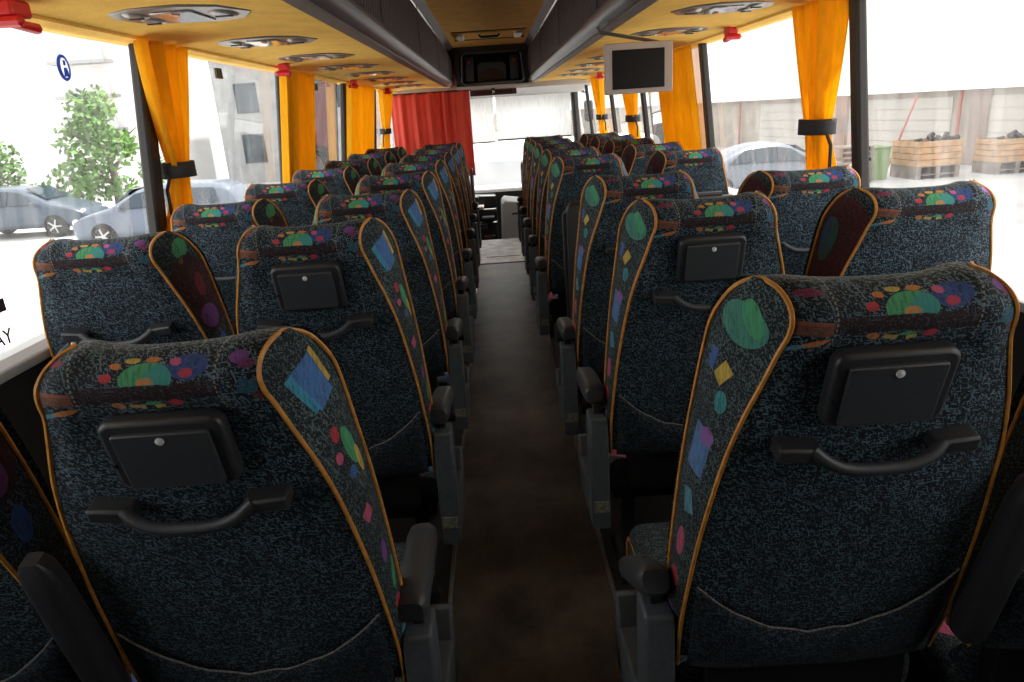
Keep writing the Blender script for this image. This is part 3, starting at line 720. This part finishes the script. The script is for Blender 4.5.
def display():
    root = empty('clock_display', (.02, 8.0, 1.60), 'dark red display bar under the front monitor housing', 'display')
    MB().prism(rrect(-.25, .25, -.03, .03, .01), -.03, .03, 'y').build('casing', M['maroon'], root, bevel=.005)
    MB().box(-.20, .20, -.033, -.028, -.018, .018).build('display_window', M['brownscreen'], root)
    MB().lathe([(.001, 0), (.022, 0), (.022, .006), (.001, .007)], 3, Matrix.Translation((0, -.034, .004)) @ Matrix.Rotation(math.pi / 2, 4, 'X')).build('emblem', M['offwhite'], root)
    MB().box(-.02, .02, -.01, .01, .025, .06).build('mount', M['black'], root)
M['maroon'] = simple('maroon_plastic', (.06,.015,.02), .4)
display()
def blinds():
    for x0, x1, zb, lab in ((-1.02, .015, 1.02, 'white pulled-down windscreen blind on the driver side'), (.045, 1.02, 1.04, 'white pulled-down windscreen blind on the right side')):
        root = empty('sun_blind', ((x0 + x1) / 2, 9.60, 1.60), lab, 'sun blind', 'windscreen blinds')
        w = (x1 - x0) / 2
        MB().grid([[(-w, .0, 0), (w, .0, 0)], [(-w, .05, zb - 1.6), (w, .05, zb - 1.6)]]).build('cloth', M['blind'], root, solid=.002)
        MB().tube([(-w, .05, zb - 1.6), (w, .05, zb - 1.6)], .009, 8).build('hem_bar', M['steel'], root)
        MB().tube([(-w, 0, 0), (w, 0, 0)], .022, 10).build('roller', M['offwhite'], root)
blinds()

# ------------------------------------------------------------------ driver area
def front():
    c = empty('console', (.13, 8.75, -.40), 'pale grey console box beside the front step', 'console')
    MB().prism([(-.13, 0), (.18, 0), (.18, .74), (-.06, .78), (-.10, .74)], -.25, .35, 'y').build('body', M['console'], c, bevel=.02)
    MB().tube([(.02, -.27, .62), (.10, -.30, .63), (.20, -.27, .62)], .010, 8).build('handle', M['black'], c)
    d_ = empty('dashboard', (-.45, 9.3, -.40), 'dark dashboard with shelves and switch boxes under the windscreen', 'dashboard')
    MB().box(-.7, .42, 0, .42, 0, .42).box(-.7, .42, .12, .42, .42, .58).prism([(-.7, .58), (.42, .58), (.42, .74), (-.7, .78)], .2, .42, 'y').build('body', M['black'], d_, bevel=.02)
    for i, (x, z, w, h, m) in enumerate(((.20, .60, .10, .03, 'offwhite'), (.30, .46, .16, .03, 'steel'), (.22, .34, .12, .06, 'plastic'), (.30, .22, .14, .03, 'maroon'), (.12, .72, .14, .04, 'steel'))):
        MB().box(x - w / 2, x + w / 2, -.06, .2, z, z + h).build('switch_box' if i % 2 else 'paper_tray', M[m], d_, bevel=.005)
    for x, nm in ((-.255, 'left'), (.265, 'right')):
        g = empty('grab_rail', (x, 7.3 if x > 0 else 7.0, 0), 'dark upright grab rail at the front end of the %s seats' % nm, 'grab rail', 'front grab rails')
        MB().tube([(0, 0, 0), (0, 0, .84), (0, .03, .87), (0, .25, .87), (0, .28, .84), (0, .28, 0)], .014, 8).build('rail', M['steel'], g)
        MB().box(-.008, .008, .03, .25, .25, .80).build('infill_panel', M['plastic'], g)
M['console'] = simple('pale_grey_console', (.30,.32,.33), .5)
front()

# ------------------------------------------------------------------ hammers and window stickers
def hammer():
    root = empty('emergency_hammer', (0, 0, 0), '', 'emergency hammer')
    MB().box(-.022, .022, -.035, .035, -.034, .0).build('holder', M['redplastic'], root, bevel=.006)
    MB().tube([(0, -.03, -.045), (0, .06, -.048), (0, .075, -.048)], [.010, .012, .012], 8).build('handle', M['redplastic'], root)
    MB().tube([(-.038, -.03, -.045), (-.03, -.03, -.045), (.03, -.03, -.045), (.038, -.03, -.045)], [.003, .012, .012, .003], 8).build('head', M['redplastic'], root)
    return root
h0 = None
for x, y, lab in ((-1.02, 1.66, 'nearest one above the left window'), (-1.02, 3.72, 'above the second left curtain'), (-1.02, 5.55, 'above the third left curtain'), (-1.02, 7.35, 'above the left curtain beside the red one'), (1.05, 3.3, 'above the right window near the monitor'), (1.02, 7.0, 'above the farthest right curtain')):
    if h0 is None: h0 = h = hammer()
    else: h = copy_tree(h0)
    h.location = (x, y, 1.688); tag(h, 'red emergency hammer in holder, ' + lab, 'emergency hammer', 'emergency hammers')
def on_glass(s, y, z, e=.004):
    x = 1.205 - (z - .92) / .80 * .09 - e; return Vector((s * x, y, z))
ws = empty('window_sticker', on_glass(-1, 1.995, 1.58), 'blue and white round sticker on the nearest left window', 'sticker')
Ms = Matrix.Rotation(math.radians(90), 4, 'Y')
M['stblue'] = curtain_mat('sticker_blue', (.16,.24,.55), .9); M['stwhite'] = curtain_mat('sticker_white', (.95,.95,.95), .95); M['stblack'] = simple('decal_dark', (.03,.02,.04), .5)
MB().tube([(0, .021 * math.cos(q * math.pi / 16), .029 * math.sin(q * math.pi / 16)) for q in range(32)], .0042, 6, closed=True).build('rim', M['stblue'], ws)
MB().lathe([(.001, .001), (.019, .001), (.019, .0025), (.001, .0025)], 28, Ms, 1.3, .9).build('ring', M['stwhite'], ws)
MB().prism([(-.006, .0), (.006, .0), (.010, -.022), (-.010, -.022)], .002, .005, 'x').prism([(-.004, .006), (.004, .006), (.004, .018), (-.004, .018)], .002, .005, 'x').build('figure', M['stblue'], ws)
for y, lab in ((3.10, 'small dark tag hanging at the top of the second left window'), (4.78, 'small dark tag at the top of the third left window')):
    tag(MB().box(-1.128, -1.118, y - .03, y + .03, 1.60, 1.64).build('window_tag', M['olive'] if 'olive' in M else simple('olive_tag', (.05,.045,.02), .6), smooth=False), lab, 'tag')
def text(body, size, m, loc, rot, parent, name):
    cu = bpy.data.curves.new(name, 'FONT'); cu.body = body; cu.size = size; cu.extrude = .0008; cu.materials.append(m); cu.align_x = 'CENTER'
    tmp = bpy.data.objects.new(name, cu); me = bpy.data.meshes.new_from_object(tmp); bpy.data.objects.remove(tmp); me.materials.clear(); me.materials.append(m)
    o = bpy.data.objects.new(name, me); COL.objects.link(o); o.location = loc; o.rotation_euler = rot; o.parent = parent; return o
lt = empty('window_lettering', on_glass(-1, 1.565, .985, .008), 'dark outside lettering at the lower edge of nearest left window', 'lettering')
MB().prism([(-.09, .045), (.055, .045), (.055, .075), (.018, .075), (.018, .10), (-.09, .10)], 0, .002, 'x').build('bar', M['stblack'], lt)
text('AY', .05, M['stblack'], (0, .02, -.03), (math.radians(90), 0, math.radians(90)), lt, 'letters')

# ------------------------------------------------------------------ outside
G = -1.3
def outside():
    m, nt, b = mat('sunlit_concrete_yard'); vec = ocoord(nt)
    c = mix(nt, ramp(nt, noise(nt, vec, .5, 8, .65), .3, .7), (.36,.36,.36), (.50,.49,.48)); nt.links.new(c, b.inputs['Base Color']); b.inputs['Roughness'].default_value = .9
    o = MB().box(-150, 150, -80, 200, G - .1, G).build('floor', m, smooth=False); struct(o); o.name = 'ground'; o['kind'] = 'structure'
    # right building
    A = Vector((16.6, 20.0)); B = Vector((13.2, 38.0))
    u = (B - A).normalized(); n = Vector((u.y, -u.x))
    ang = math.atan2(u.y, u.x)
    root = empty('warehouse', (A.x, A.y, G), 'long pale warehouse with garage doors beyond the right windows', 'building', rz=ang)
    # local: +x along the wall, -y away from the bus (n)... right-hand side is -y
    MB().box(-12, 95, -8, 0, 0, 22.0).build('wall', M['bwall'], root)
    MB().box(-12, 95, -.05, .35, 2.42, 22.0).build('upper_wall', M['bwhite'], root)  # unseen height added so the wall's shadow reaches farther across the yard
    for x in (-1.2, 3.6, 10.5, 24, 34):
        MB().box(x - .35, x + .35, -.05, .12, 0, 2.42).build('brick_pier', M['brick'], root)
    for x in (1.2, 7.0, 14.6, 29):
        dd = MB().box(x - 2.2, x + 2.2, -.02, .04, 0, 2.2).build('garage_door', M['door'], root)
        for k in range(5): MB().box(x - 2.2, x + 2.2, .04, .055, .38 * k + .3, .38 * k + .32).build('door_rib', M['bwall'], dd)
    for x in (4.3, 9.6, 18.5): MB().tube([(x, .2, 0), (x, .2, 2.42)], .05, 8).build('drain_pipe', M['pinkpipe'], root)
M['bwall'] = simple('pale_render', (.36,.32,.275), .9, nscale=1.5, amt=.12)
M['bwhite'] = simple('white_upper_wall', (.88,.87,.86), .9)
M['door'] = simple('garage_door_white', (.44,.415,.385), .7)
M['pinkpipe'] = simple('rusty_pink_pipe', (.42,.16,.14), .7)
def brick():
    m, nt, b = mat('brown_brick'); t = N(nt, 'ShaderNodeTexBrick'); t.inputs['Scale'].default_value = 6
    t.inputs['Color1'].default_value = (.26,.18,.15,1); t.inputs['Color2'].default_value = (.20,.14,.12,1); t.inputs['Mortar'].default_value = (.45,.42,.4,1)
    nt.links.new(mapping(nt, ocoord(nt), rot=(math.radians(90), 0, 0)), t.inputs['Vector']); nt.links.new(t.outputs[0], b.inputs['Base Color']); b.inputs['Roughness'].default_value = .9; return m
M['brick'] = brick()
outside()
M['wood'] = simple('crate_wood', (.44,.27,.15), .8, nscale=5, amt=.25); M['wood2'] = simple('old_pallet_wood', (.22,.19,.17), .9, nscale=4, amt=.3)
M['scrap'] = simple('dark_scrap', (.035,.03,.035), .6, nscale=8, amt=.5)
def crate(loc, rz, w, h, dp, label, base=.35):
    root = empty('wooden_crate', (*loc, G), label, 'crate', 'wooden crates in the yard', rz)
    for k, z in enumerate((.14, base)):
        MB().box(-w / 2, w / 2, -dp / 2, dp / 2, z - .03, z).build('deck', M['wood2'], root, smooth=False)
    for x in (-w / 2 + .08, 0, w / 2 - .08): MB().box(x - .07, x + .07, -dp / 2, dp / 2, 0, base - .03).build('block', M['wood2'], root, smooth=False)
    t = .03; n = 4
    for k in range(n):
        z0 = base + h * k / n; z1 = base + h * (k + 1) / n - .015
        MB().box(-w / 2, w / 2, -dp / 2, -dp / 2 + t, z0, z1).box(-w / 2, w / 2, dp / 2 - t, dp / 2, z0, z1).box(-w / 2, -w / 2 + t, -dp / 2 + t, dp / 2 - t, z0, z1).box(w / 2 - t, w / 2, -dp / 2 + t, dp / 2 - t, z0, z1).build('board', M['wood'], root, smooth=False)
    rnd = random.Random(int(w * 100)); b = MB()
    MB().box(-w/2+t, w/2-t, -dp/2+t, dp/2-t, base, base + h * .9).build('filling', M['scrap'], root, smooth=False)
    for k in range(16):
        x, y = rnd.uniform(-w / 2 + .1, w / 2 - .1), rnd.uniform(-dp / 2 + .1, dp / 2 - .1); a = rnd.uniform(0, 3); l = rnd.uniform(.1, .3)
        p = Vector((x, y, base + h * rnd.uniform(.9, 1.08))); q = p + Vector((math.cos(a) * l, math.sin(a) * l * .5, rnd.uniform(0, .15))); b.tube([p, q], rnd.uniform(.04, .09), 6)
    b.build('scrap_heap', M['scrap'], root)
    return root
crate((13.0, 21.5), .06, 1.35, .72, 1.3, 'wooden crate heaped with dark scrap on a grey pallet, by the warehouse', .38)
crate((15.35, 21.3), .05, 1.35, .66, 1.0, 'wooden crate partly cut by the right edge of the picture', .36)
pl = empty('metal_pole', (12.7, 22.6, G), 'thin rusty pole leaning up out of the scrap crate', 'pole'); MB().tube([(-.3, 0, .0), (.55, .1, 2.35)], .035, 8).build('rod', M['pinkpipe'], pl)
M['bin'] = simple('green_bin_plastic', (.12,.20,.05), .6)
bn = empty('bin', (11.55, 21.7, G), 'green bin standing between pallets and scrap crate', 'bin')
MB().prism([(-.28, 0), (.28, 0), (.33, .92), (-.33, .92)], -.3, .3, 'y').build('body', M['bin'], bn, bevel=.02); MB().box(-.35, .35, -.34, .34, .92, .98).build('lid', M['bin'], bn, bevel=.02)
p0 = None
for k in range(7):
    if p0 is None:
        p0 = p = empty('pallet', (0, 0, 0), '', 'pallet'); MB().box(-.5, .5, -.5, .5, .12, .15).box(-.5, .5, -.5, .5, 0, .02).build('deck', M['wood2'], p, smooth=False)
        MB().box(-.5, -.4, -.5, .5, .02, .12).box(-.06, .06, -.5, .5, .02, .12).box(.4, .5, -.5, .5, .02, .12).build('runner', M['wood2'], p, smooth=False)
    else: p = copy_tree(p0)
    p.location = (10.65 + .03 * math.sin(k * 2), 21.5, G + .151 * k); tag(p, 'weathered wooden pallet in the stack beside the green bin, %s from the ground' % ORD[k], 'pallet', 'stacked pallets')

M['tyre'] = simple('tyre_rubber', (.02,.02,.02), .8); M['rim'] = simple('alloy_rim', (.45,.45,.46), .3, .6); M['carglass'] = simple('car_glass', (.02,.035,.05), .05)
def car(loc, rz, paint, label, wagon=False, L=4.6, nm='car'):
    root = empty(nm, (*loc, G), label, 'car', 'parked cars', rz)
    h = L / 2; belt = .92; top = 1.45
    if wagon: st = [(-h, .62, .62, .62), (-h + .05, .95, .78, .80), (-h + .22, 1.36, .84, .66), (-h + .6, 1.47, .87, .62), (-.2, 1.50, .88, .62), (.45, 1.42, .88, .62), (.95, 1.08, .88, .74), (1.15, .98, .87, .80), (h - .5, .88, .84, .78), (h - .12, .74, .78, .72), (h, .55, .60, .58)]
    else: st = [(-h, .62, .66, .60), (-h + .06, .93, .76, .72), (-h + .45, .99, .82, .76), (-1.55, 1.04, .87, .74), (-1.0, 1.32, .88, .62), (-.45, 1.45, .88, .59), (.15, 1.45, .88, .59), (.55, 1.34, .88, .62), (1.10, 1.00, .88, .76), (1.5, .93, .86, .78), (h - .3, .80, .82, .74), (h - .06, .66, .74, .66), (h, .52, .60, .56)]
    P = []
    for x, t, w, rw in st:
        bl = min(belt, t - .03)
        prof = [(w * .9, .24), (w, .34), (w * 1.015, .58), (w * .99, bl), (rw + .02, t - .05), (rw * .8, t), (0, t + .02)]
        row = [(x, a, b) for a, b in prof] + [(x, -a, b) for a, b in prof[::-1][1:]]
        row.append(row[0]); P.append(row)
    b = MB().grid(P); n = len(P[0]); b.f += [tuple(range(n - 1)), tuple((len(P) - 1) * n + k for k in range(n - 1))[::-1]]
    b.build('body', paint, root, subd=1)
    for s in (-1, 1):
        if wagon: polys = [[(-h + .5, .99), (-h + .62, 1.34), (-.75, 1.38), (-.75, .99)], [(-.68, .99), (-.68, 1.38), (-.02, 1.38), (-.02, .98)], [(.05, .98), (.05, 1.37), (.40, 1.30), (.85, .98)]]
        else: polys = [[(-1.25, .99), (-.85, 1.28), (-.62, 1.33), (-.62, .98)], [(-.56, .98), (-.56, 1.34), (-.02, 1.34), (-.02, .97)], [(.04, .97), (.04, 1.34), (.42, 1.27), (.86, .97)]]
        for pg in polys:
            vs = []
            for off in (0.02, -.03):
                for x, z in pg: vs.append((x, s * (.885 - (z - .95) * .50 + off), z))
            nn = len(pg); MB().add(vs, [tuple(range(nn)), tuple(range(nn, 2 * nn))[::-1]] + [(i, (i + 1) % nn, nn + (i + 1) % nn, nn + i) for i in range(nn)]).build('side_window', M['carglass'], root)
        for x in (-h + .85, h - .90):
            M4 = Matrix.Translation((x, s * .80, .32)) @ Matrix.Rotation(math.pi / 2, 4, 'X')
            w_ = MB().lathe([(.20, -.115), (.30, -.115), (.325, -.08), (.325, .08), (.30, .115), (.20, .115)], 28, M4).build('wheel', M['tyre'], root)
            rb = MB().lathe([(.001, -.118), (.05, -.118), (.06, -.09), (.19, -.10), (.205, -.118), (.205, .118), (.19, .10), (.06, .09), (.05, .118), (.001, .118)], 24, M4)
            for q in range(5):
                a = q * 2 * math.pi / 5; M5 = M4 @ Matrix.Rotation(a, 4, 'Z'); rb.box(.03, .20, -.02, .02, -.120, .120, M5)
            rb.build('rim', M['rim'], w_)
        MB().lathe([(.001, -.02), (.09, -.02), (.10, .02), (.001, .02)], 12, Matrix.Translation((h - .14, s * .60, .66)) @ Matrix.Rotation(math.pi / 2, 4, 'Y'), 1, 1.4).build('headlight', M['white_plastic'], root)
        MB().box(.72, .85, s * .90, s * 1.02, .95, 1.05).build('wing_mirror', paint, root, bevel=.02)
    ws_ = [(1.02, 1.05), (.56, 1.345), (.60, 1.36), (1.08, 1.06)] if not wagon else [(.98, 1.09), (.48, 1.41), (.52, 1.43), (1.03, 1.10)]
    MB().prism([(a, z) for a, z in ws_], -.54, .54, 'y').build('windscreen', M['carglass'], root)
    return root
M['silverpaint'] = simple('silver_car_paint', (.13,.145,.18), .25, .3); M['bluepaint'] = simple('blue_grey_car_paint', (.12,.145,.19), .25, .3); M['darkpaint'] = simple('dark_car_paint', (.06,.08,.11), .25, .2)
car((7.5, 19.9), 0, M['silverpaint'], 'silver saloon car parked outside the right windows')
car((-8.75, 18.9), math.pi + .02, M['bluepaint'], 'blue-grey estate car parked nearer the left windows, nose to left', wagon=True, L=4.4)
car((-14.3, 21.9), 0, M['darkpaint'], 'dark hatchback parked farther left, cut by the picture edge', wagon=True, L=4.3)
M['bark'] = simple('bark', (.12,.09,.06), .9)
M['leaf'] = simple('tree_leaves', (.10,.20,.045), .8, nscale=3, amt=.5)
def tree(loc, hgt, rad, label, seed, n=2600):
    rnd = random.Random(seed); root = empty('tree', (*loc, G), label, 'tree', 'trees outside the left windows')
    b = MB().tube([(0, 0, 0), (.05, 0, hgt * .3), (0, .05, hgt * .7)], [.16, .12, .05], 8)
    for k in range(9):
        a = rnd.uniform(0, 6.28); z = hgt * rnd.uniform(.25, .6); b.tube([(0, 0, z), (math.cos(a) * rad * .6, math.sin(a) * rad * .6, z + hgt * .2)], [.05, .015], 5)
    b.build('trunk', M['bark'], root)
    f = MB(); clumps = []
    for k in range(26):
        a = rnd.uniform(0, 6.28); z = rnd.uniform(.22, .95); rr = rad * (1 - .75 * max(0, z - .35) / .65) * rnd.uniform(.2, .85)
        clumps.append((Vector((math.cos(a) * rr, math.sin(a) * rr, z * hgt)), rad * rnd.uniform(.22, .38)))
    for k in range(n):
        c, cr = rnd.choice(clumps); dv = Vector((rnd.gauss(0, 1), rnd.gauss(0, 1), rnd.gauss(0, 1))).normalized() * cr * rnd.uniform(.6, 1.05)
        p = c + dv; s_ = rnd.uniform(.07, .14); u = Vector((rnd.gauss(0, 1), rnd.gauss(0, 1), rnd.gauss(0, 1))).normalized() * s_; w = u.orthogonal().normalized() * s_ * .6
        f.add([p - u, p + w, p + u, p - w], [(0, 1, 2, 3)])
    f.build('foliage', M['leaf'], root, smooth=False)
tree((-13.4, 25.5), 4.0, 1.9, 'leafy green tree behind the parked cars outside the left window', 3)
tree((-17.5, 25.0), 2.9, 1.7, 'paler tree at the left edge of the picture behind the dark car', 5, 1800)
def left_buildings():
    r1 = empty('apartment_block', (-25, 38, G), 'white apartment block with grey balconies behind the tree', 'building', 'white buildings on the left')
    MB().box(-9, 9, 0, 8, 0, 15).build('wall', M['bwhite'], r1)
    for z in (3.0, 4.6, 6.2, 7.8):
        bl = MB().box(3.6, 6.4, -.9, 0, z, z + .14).build('balcony', M['bgrey'], r1)
        MB().box(3.6, 6.4, -.92, -.86, z + .14, z + .85).build('railing', M['bgrey2'], bl)
    for x in (-6, -2, 1):
        for z in (1.2, 4.2, 7.2): MB().box(x, x + 1.2, -.04, .02, z, z + 1.5).build('shutter', M['shut'], r1)
    r2 = empty('shop', (-26, 30, G), 'small red-signed shop front at the far left edge', 'building')
    MB().box(-2.5, 3.5, 0, 3, 0, 2.9).build('wall', M['bwhite'], r2); MB().box(-2, 3.4, -.3, 0, 1.9, 2.7).build('awning', M['redplastic'], r2)
    r3 = empty('grey_house', (-11.6, 37, G), 'pale grey building seen beyond the second left window', 'building')
    MB().box(-2, 6, 0, 8, 0, 11).build('wall', M['house'], r3)
    for x in (-1, 1.6, 4):
        for z in (1, 3.4, 6): MB().box(x, x + 1.1, -.04, .02, z, z + 1.4).build('window', M['carglass'], r3)
M['house'] = simple('grey_house_render', (.27,.275,.28), .9, nscale=2, amt=.15); M['shut'] = simple('white_shutter', (.70,.71,.72), .7); M['bgrey'] = simple('balcony_grey', (.35,.36,.38), .8); M['bgrey2'] = simple('balcony_rail_grey', (.45,.46,.48), .8)
left_buildings()
def ahead():
    r1 = empty('white_van', (.5, 17.0, G), 'white panel van parked ahead beyond the windscreen', 'van')
    MB().prism(rrect(-3.2, 3.2, .35, 2.0, .2), -.95, .95, 'y').build('body', M['bwhite'], r1, bevel=.03)
    MB().box(-2.9, 2.9, -.97, -.94, 1.15, 1.65).build('window_band', M['bgrey'], r1)
    for x in (-2.2, 2.2):
        for y in (-.8, .8): MB().lathe([(.15, -.12), (.36, -.12), (.38, 0), (.36, .12), (.15, .12)], 20, Matrix.Translation((x, y, .38)) @ Matrix.Rotation(math.pi / 2, 4, 'X')).build('wheel', M['tyre'], r1)
    mr = empty('wing_mirror', (1.34, 10.25, 1.35), 'dark bus wing mirror hanging outside right of windscreen', 'mirror')
    MB().prism(rrect(-.06, .06, -.16, .12, .03), -.03, .03, 'y').build('mirror_head', M['black'], mr, bevel=.01)
    MB().tube([(0, 0, .11), (-.02, 0, .22), (-.14, -.2, .26), (-.22, -.45, .24)], .018, 8).build('arm', M['black'], mr)
ahead()
